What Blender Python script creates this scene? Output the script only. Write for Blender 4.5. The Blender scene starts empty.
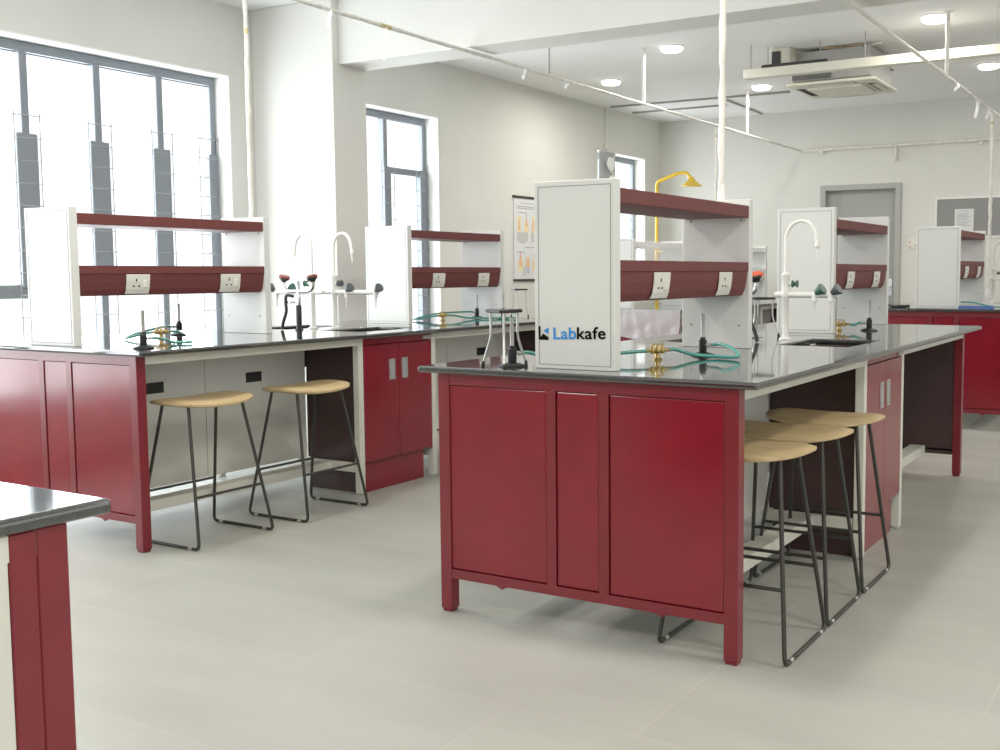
import bpy, bmesh, math, random
from mathutils import Vector, Matrix
random.seed(7)
SC = bpy.context.scene
COL = SC.collection
PI = math.pi

# ------------------------------------------------------------------ materials
MATS = {}
def mat(name, col, rough=0.5, metal=0.0, noise=0.0, scale=20.0, bump=0.0, coat=0.0, spec=0.5, emit=None, estr=0.0, stretch=None):
    m = bpy.data.materials.new(name); m.use_nodes = True
    nt = m.node_tree; b = nt.nodes['Principled BSDF']
    b.inputs['Base Color'].default_value = (*col, 1)
    b.inputs['Roughness'].default_value = rough
    b.inputs['Metallic'].default_value = metal
    b.inputs['Specular IOR Level'].default_value = spec
    b.inputs['Coat Weight'].default_value = coat
    b.inputs['Coat Roughness'].default_value = 0.12
    if emit:
        b.inputs['Emission Color'].default_value = (*emit, 1)
        b.inputs['Emission Strength'].default_value = estr
    if noise or bump:
        tc = nt.nodes.new('ShaderNodeTexCoord'); mp = nt.nodes.new('ShaderNodeMapping')
        nz = nt.nodes.new('ShaderNodeTexNoise'); nz.inputs['Scale'].default_value = scale
        nz.inputs['Detail'].default_value = 4
        if stretch: mp.inputs['Scale'].default_value = stretch
        nt.links.new(tc.outputs['Object'], mp.inputs['Vector']); nt.links.new(mp.outputs['Vector'], nz.inputs['Vector'])
        if noise:
            rp = nt.nodes.new('ShaderNodeValToRGB')
            rp.color_ramp.elements[0].position = 0.3; rp.color_ramp.elements[1].position = 0.7
            rp.color_ramp.elements[0].color = (*[max(0, c*(1-noise)) for c in col], 1)
            rp.color_ramp.elements[1].color = (*[min(1, c*(1+noise)) for c in col], 1)
            nt.links.new(nz.outputs['Fac'], rp.inputs['Fac']); nt.links.new(rp.outputs['Color'], b.inputs['Base Color'])
        if bump:
            bp = nt.nodes.new('ShaderNodeBump'); bp.inputs['Strength'].default_value = bump; bp.inputs['Distance'].default_value = 0.01
            nt.links.new(nz.outputs['Fac'], bp.inputs['Height']); nt.links.new(bp.outputs['Normal'], b.inputs['Normal'])
    MATS[name] = m
    return m

mat('wall_paint', (0.72, 0.72, 0.675), 0.75, noise=0.03, scale=1.5)
mat('pillar_paint', (0.78, 0.78, 0.735), 0.7, noise=0.03, scale=1.5)
mat('ceiling_paint', (0.93, 0.935, 0.925), 0.85, noise=0.02, scale=1.2)
mat('reveal_white', (0.86, 0.86, 0.84), 0.6)
mat('red_panel', (0.215, 0.008, 0.018), 0.20, noise=0.10, scale=6, coat=0.15)
mat('red_frame', (0.180, 0.010, 0.018), 0.33, noise=0.06, scale=9, coat=0.15)
mat('shaded_lam', (0.046, 0.022, 0.022), 0.4, noise=0.08, scale=8)  # dark brown laminate; knee-space shade is put into the colour
mat('maroon', (0.150, 0.040, 0.038), 0.5, noise=0.06, scale=30, spec=0.25)
mat('white_lam', (0.74, 0.75, 0.72), 0.32, noise=0.015, scale=4)
mat('white_edge', (0.70, 0.70, 0.65), 0.4)
mat('white_steel', (0.70, 0.695, 0.62), 0.4)
mat('modesty', (0.76, 0.755, 0.70), 0.4, noise=0.02, scale=3)
mat('seam_grey', (0.30, 0.30, 0.29), 0.6)
mat('black_plastic', (0.012, 0.012, 0.013), 0.45)
mat('black_iron', (0.02, 0.021, 0.022), 0.5, metal=0.3, noise=0.2, scale=40)
mat('gunmetal', (0.055, 0.055, 0.05), 0.42, metal=0.6)
mat('chrome', (0.72, 0.72, 0.72), 0.18, metal=1.0)
mat('zinc', (0.55, 0.55, 0.53), 0.35, metal=0.8)
mat('brass', (0.42, 0.30, 0.115), 0.36, metal=1.0)
mat('tap_white', (0.84, 0.84, 0.80), 0.25, coat=0.3)
mat('knob_green', (0.03, 0.11, 0.075), 0.4)
mat('knob_grey', (0.07, 0.085, 0.09), 0.4)
mat('cap_red', (0.30, 0.05, 0.04), 0.4)
mat('orange_red', (0.85, 0.14, 0.06), 0.4)
mat('yellow', (0.72, 0.47, 0.02), 0.35, coat=0.3)
mat('socket_white', (0.78, 0.77, 0.70), 0.3)
mat('wood_edge', (0.47, 0.34, 0.17), 0.55, noise=0.10, scale=14, stretch=(1, 12, 30))
mat('alu', (0.42, 0.44, 0.47), 0.4, metal=0.3)
mat('win_grey', (0.21, 0.235, 0.265), 0.45, metal=0.1)
mat('grille', (0.34, 0.36, 0.38), 0.5)
mat('board_grey', (0.27, 0.27, 0.265), 0.85, noise=0.05, scale=60)
mat('door_grey', (0.36, 0.37, 0.355), 0.5, noise=0.02, scale=3)
mat('doorframe_grey', (0.40, 0.41, 0.39), 0.5)
mat('paper', (0.74, 0.75, 0.76), 0.7)
mat('ink', (0.40, 0.41, 0.44), 0.8)
mat('ac_white', (0.72, 0.70, 0.60), 0.45)
mat('ac_panel', (0.76, 0.74, 0.62), 0.4)
mat('ac_dark', (0.13, 0.13, 0.125), 0.6)
mat('galv', (0.42, 0.42, 0.40), 0.5, metal=0.2)
mat('insulation', (0.06, 0.06, 0.06), 0.9)
mat('cable_tan', (0.45, 0.33, 0.2), 0.7)
mat('pipe_wrap', (0.80, 0.79, 0.73), 0.4, noise=0.12, scale=22, bump=0.5, stretch=(1, 1, 0.5))
mat('pipe_yellow', (0.62, 0.55, 0.28), 0.5)
mat('film', (0.86, 0.86, 0.85), 0.3, noise=0.05, scale=9, bump=0.5)
mat('logo_blue', (0.02, 0.27, 0.74), 0.5)
mat('logo_black', (0.004, 0.004, 0.004), 0.7, spec=0.05)
mat('p_orange', (0.82, 0.52, 0.30), 0.7)
mat('p_yellow', (0.84, 0.72, 0.42), 0.7)
mat('p_grey', (0.55, 0.55, 0.54), 0.7)
mat('p_blue', (0.55, 0.57, 0.70), 0.7)
mat('p_red', (0.72, 0.32, 0.27), 0.7)
mat('tray_blue', (0.08, 0.16, 0.45), 0.5)
mat('lamp_glow', (1, 1, 1), 0.5, emit=(1.0, 0.98, 0.93), estr=6.0)
mat('lamp_rim', (0.92, 0.92, 0.90), 0.4)
mat('sink_black', (0.010, 0.010, 0.011), 0.35)

def granite():
    m = bpy.data.materials.new('granite'); m.use_nodes = True
    nt = m.node_tree; b = nt.nodes['Principled BSDF']
    tc = nt.nodes.new('ShaderNodeTexCoord'); nz = nt.nodes.new('ShaderNodeTexNoise')
    nz.inputs['Scale'].default_value = 420; nz.inputs['Detail'].default_value = 2
    rp = nt.nodes.new('ShaderNodeValToRGB')
    rp.color_ramp.elements[0].position = 0.45; rp.color_ramp.elements[0].color = (0.022, 0.023, 0.024, 1)
    rp.color_ramp.elements[1].position = 0.75; rp.color_ramp.elements[1].color = (0.055, 0.056, 0.055, 1)
    nt.links.new(tc.outputs['Object'], nz.inputs['Vector']); nt.links.new(nz.outputs['Fac'], rp.inputs['Fac'])
    nt.links.new(rp.outputs['Color'], b.inputs['Base Color'])
    b.inputs['Roughness'].default_value = 0.07; b.inputs['Specular IOR Level'].default_value = 1.0; b.inputs['Coat Weight'].default_value = 0.45; b.inputs['Coat Roughness'].default_value = 0.03; b.inputs['Coat IOR'].default_value = 1.6
    MATS['granite'] = m
granite()

def rubber():
    m = mat('hose_teal', (0.07, 0.33, 0.28), 0.3, coat=0.3)
    b = m.node_tree.nodes['Principled BSDF']; b.inputs['Transmission Weight'].default_value = 0.0
rubber()

def seat_wood():
    m = bpy.data.materials.new('seat_wood'); m.use_nodes = True
    nt = m.node_tree; b = nt.nodes['Principled BSDF']
    tc = nt.nodes.new('ShaderNodeTexCoord'); mp = nt.nodes.new('ShaderNodeMapping')
    mp.inputs['Scale'].default_value = (14, 1.2, 6)
    nz = nt.nodes.new('ShaderNodeTexNoise'); nz.inputs['Scale'].default_value = 4; nz.inputs['Detail'].default_value = 5
    rp = nt.nodes.new('ShaderNodeValToRGB')
    rp.color_ramp.elements[0].position = 0.3; rp.color_ramp.elements[0].color = (0.44, 0.315, 0.155, 1)
    rp.color_ramp.elements[1].position = 0.75; rp.color_ramp.elements[1].color = (0.60, 0.455, 0.25, 1)
    nt.links.new(tc.outputs['Object'], mp.inputs['Vector']); nt.links.new(mp.outputs['Vector'], nz.inputs['Vector'])
    nt.links.new(nz.outputs['Fac'], rp.inputs['Fac']); nt.links.new(rp.outputs['Color'], b.inputs['Base Color'])
    b.inputs['Roughness'].default_value = 0.5
    MATS['seat_wood'] = m
seat_wood()

def floor_tiles():
    m = bpy.data.materials.new('floor_tiles'); m.use_nodes = True
    nt = m.node_tree; b = nt.nodes['Principled BSDF']
    tc = nt.nodes.new('ShaderNodeTexCoord'); mp = nt.nodes.new('ShaderNodeMapping')
    mp.inputs['Location'].default_value = (0.05, 0.0, 0)
    br = nt.nodes.new('ShaderNodeTexBrick')
    br.offset = 0.34; br.offset_frequency = 2; br.squash = 1.0
    br.inputs['Scale'].default_value = 1.0
    br.inputs['Brick Width'].default_value = 1.2; br.inputs['Row Height'].default_value = 0.6
    br.inputs['Mortar Size'].default_value = 0.0028; br.inputs['Mortar Smooth'].default_value = 0.2
    br.inputs['Bias'].default_value = 0.0
    br.inputs['Color1'].default_value = (0.365, 0.37, 0.335, 1); br.inputs['Color2'].default_value = (0.385, 0.39, 0.355, 1)
    br.inputs['Mortar'].default_value = (0.43, 0.42, 0.385, 1)
    mp2 = nt.nodes.new('ShaderNodeMapping'); mp2.inputs['Scale'].default_value = (0.6, 2.4, 1)
    nz = nt.nodes.new('ShaderNodeTexNoise'); nz.inputs['Scale'].default_value = 1.6; nz.inputs['Detail'].default_value = 5
    rp = nt.nodes.new('ShaderNodeValToRGB')
    rp.color_ramp.elements[0].position = 0.3; rp.color_ramp.elements[0].color = (0.90, 0.90, 0.90, 1)
    rp.color_ramp.elements[1].position = 0.7; rp.color_ramp.elements[1].color = (1.06, 1.06, 1.06, 1)
    mx = nt.nodes.new('ShaderNodeMix'); mx.data_type = 'RGBA'; mx.blend_type = 'MULTIPLY'; mx.inputs['Factor'].default_value = 1.0
    L = nt.links.new
    L(tc.outputs['Object'], mp.inputs['Vector']); L(mp.outputs['Vector'], br.inputs['Vector'])
    L(tc.outputs['Object'], mp2.inputs['Vector']); L(mp2.outputs['Vector'], nz.inputs['Vector']); L(nz.outputs['Fac'], rp.inputs['Fac'])
    L(br.outputs['Color'], mx.inputs['A']); L(rp.outputs['Color'], mx.inputs['B']); L(mx.outputs['Result'], b.inputs['Base Color'])
    b.inputs['Roughness'].default_value = 0.42; b.inputs['Specular IOR Level'].default_value = 0.5
    MATS['floor_tiles'] = m
floor_tiles()

def clear_mat(name, tint, fac, rough=0.03, bump=0.0, white=0.0):
    # thin clear sheet: transparency with a sheen of gloss (and a milky share for plastic film)
    m = bpy.data.materials.new(name); m.use_nodes = True
    nt = m.node_tree; nt.nodes.clear()
    out = nt.nodes.new('ShaderNodeOutputMaterial'); tr = nt.nodes.new('ShaderNodeBsdfTransparent'); tr.inputs['Color'].default_value = (*tint, 1)
    gl = nt.nodes.new('ShaderNodeBsdfGlossy'); gl.inputs['Roughness'].default_value = rough
    mx = nt.nodes.new('ShaderNodeMixShader'); mx.inputs['Fac'].default_value = fac
    nt.links.new(tr.outputs[0], mx.inputs[1]); nt.links.new(gl.outputs[0], mx.inputs[2])
    last = mx
    if white:
        df = nt.nodes.new('ShaderNodeBsdfDiffuse'); df.inputs['Color'].default_value = (0.85, 0.85, 0.87, 1)
        m2 = nt.nodes.new('ShaderNodeMixShader'); m2.inputs['Fac'].default_value = white
        nt.links.new(mx.outputs[0], m2.inputs[1]); nt.links.new(df.outputs[0], m2.inputs[2]); last = m2
    if bump:
        tc = nt.nodes.new('ShaderNodeTexCoord'); nz = nt.nodes.new('ShaderNodeTexNoise'); nz.inputs['Scale'].default_value = 14
        bp = nt.nodes.new('ShaderNodeBump'); bp.inputs['Strength'].default_value = bump; bp.inputs['Distance'].default_value = 0.03
        nt.links.new(tc.outputs['Object'], nz.inputs['Vector']); nt.links.new(nz.outputs['Fac'], bp.inputs['Height'])
        nt.links.new(bp.outputs['Normal'], gl.inputs['Normal'])
    nt.links.new(last.outputs[0], out.inputs[0])
    MATS[name] = m
clear_mat('glass', (0.97, 0.98, 0.98), 0.04)
clear_mat('clear_film', (0.96, 0.96, 0.97), 0.10, rough=0.2, bump=0.6, white=0.42)

# ------------------------------------------------------------------ mesh builder
class MB:
    def __init__(s): s.v = []; s.f = []; s.m = []; s.s = []
    def add(s, vs, fs, m=0, smooth=False):
        o = len(s.v); s.v += [tuple(v) for v in vs]
        for f in fs: s.f.append([i+o for i in f]); s.m.append(m); s.s.append(smooth)
        return s
    def box(s, x0, x1, y0, y1, z0, z1, m=0):
        vs = [(x, y, z) for x in (x0, x1) for y in (y0, y1) for z in (z0, z1)]
        return s.add(vs, [(0, 1, 3, 2), (4, 6, 7, 5), (0, 4, 5, 1), (2, 3, 7, 6), (0, 2, 6, 4), (1, 5, 7, 3)], m)
    def prism(s, prof, axis, a0, a1, m=0, smooth=False):
        # prof: closed list of (u, v); axis 'x','y','z' is the extrusion direction
        def P(u, v, a): return {'x': (a, u, v), 'y': (u, a, v), 'z': (u, v, a)}[axis]
        n = len(prof); vs = [P(u, v, a0) for u, v in prof] + [P(u, v, a1) for u, v in prof]
        fs = [(i, (i+1) % n, n+(i+1) % n, n+i) for i in range(n)]
        s.add(vs, fs, m, smooth); s.add(vs, [tuple(range(n)), tuple(range(n, 2*n))], m)
        return s
    def tube(s, pts, r, n=10, m=0, cap=True, radii=None, closed=False):
        pts = [Vector(p) for p in pts]; k = len(pts); rings = []; up = None
        for i, p in enumerate(pts):
            a = pts[i-1] if (i > 0 or closed) else p; b = pts[(i+1) % k] if (i < k-1 or closed) else p
            t = (b-a).normalized()
            if up is None:
                up = Vector((0, 0, 1)) if abs(t.z) < 0.9 else Vector((1, 0, 0))
            u = (up - t*up.dot(t))
            u = u.normalized() if u.length > 1e-6 else t.orthogonal().normalized()
            w = t.cross(u); up = u
            rr = radii[i] if radii else r
            rings.append([p + (u*math.cos(2*PI*j/n) + w*math.sin(2*PI*j/n))*rr for j in range(n)])
        vs = [v for ring in rings for v in ring]; fs = []
        for i in range(k if closed else k-1):
            i2 = (i+1) % k
            for j in range(n): fs.append((i*n+j, i*n+(j+1) % n, i2*n+(j+1) % n, i2*n+j))
        s.add(vs, fs, m, True)
        if cap and not closed: s.add(rings[0], [tuple(range(n))], m); s.add(rings[-1], [tuple(range(n))], m)
        return s
    def cyl(s, p0, p1, r, n=16, m=0, r2=None):
        return s.tube([p0, p1], r, n, m, radii=[r, r if r2 is None else r2])
    def lathe(s, prof, c=(0, 0, 0), n=20, m=0, axis=(0, 0, 1), smooth=True):
        q = Vector((0, 0, 1)).rotation_difference(Vector(axis)); c = Vector(c); vs = []; fs = []
        for r, z in prof:
            for j in range(n): vs.append(c + q @ Vector((r*math.cos(2*PI*j/n), r*math.sin(2*PI*j/n), z)))
        for i in range(len(prof)-1):
            for j in range(n): fs.append((i*n+j, i*n+(j+1) % n, (i+1)*n+(j+1) % n, (i+1)*n+j))
        fs.append(tuple(range(n))); fs.append(tuple(range((len(prof)-1)*n, len(prof)*n)))
        return s.add(vs, fs, m, smooth)
    def build(s, name, mats, parent=None, loc=(0, 0, 0), bevel=0.0, seg=2):
        me = bpy.data.meshes.new(name); me.from_pydata(s.v, [], s.f)
        for p, mi, sm in zip(me.polygons, s.m, s.s): p.material_index = mi; p.use_smooth = sm
        bm = bmesh.new(); bm.from_mesh(me)
        bmesh.ops.remove_doubles(bm, verts=bm.verts, dist=1e-6)
        bmesh.ops.recalc_face_normals(bm, faces=bm.faces)
        for e in bm.edges:
            if len(e.link_faces) == 2 and e.calc_face_angle(0) > 0.7: e.smooth = False
        bm.to_mesh(me); bm.free()
        for k in ([mats] if isinstance(mats, str) else mats): me.materials.append(MATS[k])
        o = bpy.data.objects.new(name, me); COL.objects.link(o); o.location = loc
        if parent: o.parent = parent
        if bevel:
            b = o.modifiers.new('Bevel', 'BEVEL'); b.width = bevel; b.segments = seg; b.limit_method = 'ANGLE'; b.angle_limit = math.radians(40)
        return o

def tag(o, label, cat, group=None):
    o['label'] = label; o['category'] = cat
    if group: o['group'] = group
    return o
def thing(name, label, cat, loc=(0, 0, 0), rz=0.0, group=None):
    o = bpy.data.objects.new(name, None); COL.objects.link(o); o.empty_display_size = 0.1
    o.location = loc; o.rotation_euler = (0, 0, rz)
    return tag(o, label, cat, group)
def struct(o): o['kind'] = 'structure'; return o
def kids(o): return [c for c in COL.objects if c.parent == o]
def copy_tree(o, parent=None):
    c = o.copy(); COL.objects.link(c)
    if parent: c.parent = parent
    for ch in kids(o): copy_tree(ch, c)
    return c
def dup(o, loc, rz, label, group=None):
    c = copy_tree(o); c.location = loc; c.rotation_euler = (0, 0, rz); c['label'] = label
    if group: c['group'] = group
    return c
def spline(pts, per=10):
    pts = [Vector(p) for p in pts]; out = []
    P = [pts[0]*2-pts[1]] + pts + [pts[-1]*2-pts[-2]]
    for i in range(1, len(P)-2):
        a, b, c, d = P[i-1], P[i], P[i+1], P[i+2]
        for k in range(per):
            t = k/per
            out.append(0.5*((2*b)+(c-a)*t+(2*a-5*b+4*c-d)*t*t+(3*b-a-3*c+d)*t**3))
    out.append(pts[-1]); return out
def rounded(pts, r=0.03, n=5):
    pts = [Vector(p) for p in pts]; out = [pts[0]]
    for i in range(1, len(pts)-1):
        a, b, c = pts[i-1], pts[i], pts[i+1]
        p0 = b+(a-b).normalized()*r; p1 = b+(c-b).normalized()*r
        for k in range(n+1):
            t = k/n; out.append((1-t)**2*p0+2*t*(1-t)*b+t*t*p1)
    out.append(pts[-1]); return out

# ------------------------------------------------------------------ room
XW, YB, XR, YF, CE = -5.06, 9.8, 5.2, -7.0, 3.21
WT = 0.26
struct(MB().box(XW-WT, XR+.2, YF-.2, YB+.3, -0.10, 0.0).build('floor', 'floor_tiles'))
struct(MB().box(XW-WT, XR+.2, YF-.2, YB+.3, CE, CE+0.1).build('ceiling', 'ceiling_paint'))

def holed_wall(name, axis, pos0, pos1, u0, u1, z0, z1, holes, m):
    """wall slab between pos0..pos1 on one axis, running u0..u1, with rectangular openings (ua,ub,za,zb)"""
    us = sorted({u0, u1, *[h[0] for h in holes], *[h[1] for h in holes]}); zs = sorted({z0, z1, *[h[2] for h in holes], *[h[3] for h in holes]})
    b = MB()
    for i in range(len(us)-1):
        for j in range(len(zs)-1):
            uc, zc = (us[i]+us[i+1])/2, (zs[j]+zs[j+1])/2
            if any(h[0] < uc < h[1] and h[2] < zc < h[3] for h in holes): continue
            if axis == 'x': b.box(pos0, pos1, us[i], us[i+1], zs[j], zs[j+1])
            else: b.box(us[i], us[i+1], pos0, pos1, zs[j], zs[j+1])
    return struct(b.build(name, m))
W1 = (-2.2, 2.575, 0.40, 2.70); W2 = (3.30, 5.06, 0.62, 2.70); W3 = (8.10, 9.36, 1.2, 2.70)
holed_wall('wall_left', 'x', XW-WT, XW, YF-.2, YB+.3, 0, CE, [W1, W2, W3], 'wall_paint')
DR = (-2.865, -1.885, 0.0, 2.285)
holed_wall('wall_back', 'y', YB, YB+0.2, XW, XR+.2, 0, CE, [DR], 'wall_paint')
holed_wall('wall_right', 'x', XR, XR+0.2, YF-.2, YB, 0, CE, [(-6.0, 8.6, 1.55, 2.95)], 'wall_paint')  # unseen wall; high opening added to let in fill light
holed_wall('wall_front', 'y', YF-0.2, YF, XW, XR, 0, CE, [(-4.2, 4.4, 1.55, 2.95)], 'wall_paint')  # wall behind the camera, its opening added for fill light
# pillar and beam
struct(MB().box(XW, -4.25, 2.80, 3.15, 0, CE).build('pillar', 'pillar_paint', bevel=0.006))
struct(MB().box(-4.25, XR, 2.86, 3.15, 2.745, CE).build('beam', 'pillar_paint', bevel=0.004))
struct(MB().box(XW, XW+.012, 3.15, YB, 0, .09).box(XW, XW+.012, YF, 2.80, 0, .09).build('baseboard_left', 'doorframe_grey'))
struct(MB().box(XW, DR[0]-.02, YB-.012, YB, 0, .09).box(DR[1]+.02, XR, YB-.012, YB, 0, .09).build('baseboard_back', 'doorframe_grey'))

def window(n, W, mull, wide, transoms, ladders, blind=None):
    y0, y1, z0, z1 = W
    root = bpy.data.objects.new('window_%d' % n, None); COL.objects.link(root); root['kind'] = 'structure'
    root.location = (XW-WT+0.02, y0, z0)
    w, h = y1-y0, z1-z0
    rv = MB()                                                   # white plaster reveal with a slim raised lip
    d0, d1 = 0.0, WT-0.02+.006
    rv.box(d0, d1, 0, w, h-.012, h).box(d0, d1, w-.012, w, 0, h-.012).box(d0, d1, 0, .012, 0, h-.012).box(d0, d1+.03, -.02, w+.02, 0, .025)
    rv.build('reveal', 'reveal_white', root)
    f = MB(); fx0, fx1 = 0.05, 0.10
    f.box(fx0, fx1, .012, w-.012, h-.075, h-.012).box(fx0, fx1, .012, w-.012, .025, .08)
    f.box(fx0, fx1, .012, .062, .08, h-.075).box(fx0, fx1, w-.062, w-.012, .08, h-.075)
    for y in mull: f.box(fx0-.01, fx1+.01, y-y0-.026, y-y0+.026, .08, h-.075)
    for (ya, yb, za, zb) in wide: f.box(fx0+.005, fx1+.02, ya-y0, yb-y0, za-z0, zb-z0)
    for (ya, yb, za, zb) in transoms: f.box(fx0, fx1+.005, ya-y0, yb-y0, za-z0, zb-z0)
    f.build('window_frame', 'win_grey', root, bevel=0.004, seg=1)
    MB().box(.068, .073, .03, w-.03, .05, h-.04).build('pane', 'glass', root)
    g = MB()
    for (y, za, zb) in ladders:
        for dy in (-.085, .085): g.cyl((.12, y+dy-y0, za-z0), (.12, y+dy-y0, zb-z0), .0035, 6)
        z = za+.05
        while z < zb:
            g.cyl((.12, y-.095-y0, z-z0), (.12, y+.095-y0, z-z0), .0035, 6); z += .14
    if ladders: g.build('grille', 'grille', root)
    return root
window(1, W1, [-1.6, -1.05, -.5, .04, .565, 1.065, 1.575, 2.065],
       [(y-.070, y+.070, 1.155, 2.12) for y in (.565, 1.065, 1.575, 2.065)] + [(2.475, 2.555, 1.155, 2.12)],
       [(-2.15, 1.065, 1.09, 1.175)],
       [(y, .50, 2.25) for y in (-.5, .04, .565, 1.065, 1.575, 2.065, 2.47)])
window(2, W2, [3.85, 4.46], [(4.43, 4.52, 0.72, 2.20), (4.94, 5.03, .72, 2.20)], [(4.46, 5.03, 2.14, 2.20)],
       [(3.85, .70, 2.25), (4.475, .70, 2.25), (4.96, .70, 2.25)])
window(3, W3, [8.75], [], [], [(8.75, 1.3, 2.2), (9.2, 1.3, 2.2)])

# door at the back
dr = bpy.data.objects.new('door_1', None); COL.objects.link(dr); dr['kind'] = 'structure'; dr.location = ((DR[0]+DR[1])/2, YB, 0)
hw = (DR[1]-DR[0])/2
MB().box(-hw, -hw+.065, -.03, .16, 0, 2.285).box(hw-.065, hw, -.03, .16, 0, 2.285).box(-hw+.065, hw-.065, -.03, .16, 2.22, 2.285).build('door_frame', 'doorframe_grey', dr, bevel=0.004, seg=1)
MB().box(-hw+.065, hw-.065, .07, .11, 0.005, 2.22).build('door_leaf', 'door_grey', dr)
h = MB(); h.box(hw-.15, hw-.11, .062, .072, .95, 1.15); h.tube([(hw-.13, .065, 1.06), (hw-.13, .02, 1.06), (hw-.25, .02, 1.06)], .009, 8)
h.build('door_handle', 'chrome', dr)

# ------------------------------------------------------------------ lab bench furniture
BW, BL = 1.164, 3.62           # leg-to-leg width (x from -BW to 0) and length (y)
def end_panel_meshes(root, far, up):
    H = .88+up
    y0 = BL if far else 0.0; sg = -1 if far else 1
    def Y(a, b): return (min(y0+sg*a, y0+sg*b), max(y0+sg*a, y0+sg*b))
    fr = MB(); ya, yb = Y(0.003, .038)
    zt, zb0, zb1 = .838+up, .128, .162
    fr.box(-BW+.048, -.048, ya, yb, zt, H).box(-BW+.048, -.048, ya, yb, zb0, zb1)
    xs = [(-BW+.048, -1.126), (-.706, -.668), (-.500, -.462), (-.0485, -.048)]
    for a, b in xs: fr.box(a, b, ya, yb, zb1, zt)
    # small fixing tabs under the bottom rail
    for tx in (-.90, -.27): fr.prism([(tx-.03, zb0), (tx+.03, zb0), (tx, zb0-.014)], 'y', ya+.006, ya+.012)
    p = fr.build('end_panel', 'red_frame', root, bevel=0.0015, seg=1)
    yc, yd = Y(.0075, .03)
    for a, b in ((-1.126, -.706), (-.668, -.500), (-.462, -.0485)):
        MB().box(a+.003, b-.003, yc, yd, zb1+.003, zt-.003).build('inset_panel', 'red_panel', p, bevel=0.003, seg=2)
    yi, yj = Y(.0382, .041)
    MB().box(-BW+.05, -.05, yi, yj, zb0+.002, H-.001).box(-BW+.05, -.05, min(yi, yj), max(Y(.038, .0445)), zb1-.01, zb1).build('inner_shade', 'shaded_lam', p)  # thin dark sheet added for shade on the inner face
    for x in (-BW, -.048):
        ye, yf = Y(0, .048)
        lg = MB().box(x, x+.048, ye, yf, .012, H); lg.box(x+.004, x+.044, ye+.004, yf-.004, 0, .012)
        lg.build('leg', 'red_frame', p, bevel=0.002, seg=1)
    return p

def make_bench(label, off, up=0.0, near=True, slots=True):
    root = thing('lab_bench', label, 'lab bench', (off[0], off[1], 0))
    H = .88+up
    end_panel_meshes(root, False, up); end_panel_meshes(root, True, up)
    for x0, x1 in ((-.040, 0.0), (-BW, -BW+.040)):
        for y0, y1 in ((.048, 1.42), (2.11, BL-.048)):
            MB().box(x0, x1, y0, y1, H-.040, H).build('apron_rail', 'white_steel', root, bevel=0.002, seg=1)
        for y in (1.42, 2.07):
            MB().box(x0, x1, y, y+.040, .008, H).box(x0+.005, x1-.005, y+.005, y+.035, 0, .008).build('frame_leg', 'white_steel', root, bevel=0.002, seg=1)
    for x0, x1 in ((-.30, -.21), (-BW+.21, -BW+.30)):
        for y0, y1 in ((.042, 1.42), (2.11, BL-.042)):
            MB().box(x0, x1, y0, y1, .125, .175).build('stretcher', 'white_steel', root, bevel=0.003, seg=1)
    for y0 in (1.42, 2.07):
        for x0, x1 in ((-.455, -.045), (-BW+.045, -BW+.455)):
            MB().box(x0, x1, y0, y0+.036, .125, .175).build('cross_rail', 'white_steel', root, bevel=0.003, seg=1)
    for xp, s in ((-.44, 1), (-BW+.44, -1)):
        for ya, yb in ((.05, .741), (.745, 1.456), (2.074, 2.80), (2.804, BL-.05)):
            p = MB().box(xp-.016, xp, ya, yb, .18, H-.001).build('modesty_panel', 'modesty', root, bevel=0.001, seg=1)
            yc = {0.05: .43, .745: 1.07, 2.074: 2.42, 2.804: 3.2}[ya]
            xa, xb = (xp-.002, xp+.003) if s > 0 else (xp-.019, xp-.014)
            MB().box(xa, xb, yc-.055, yc+.055, .65+up, .705+up).build('cable_slot', 'black_plastic', p)
    return root

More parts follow.
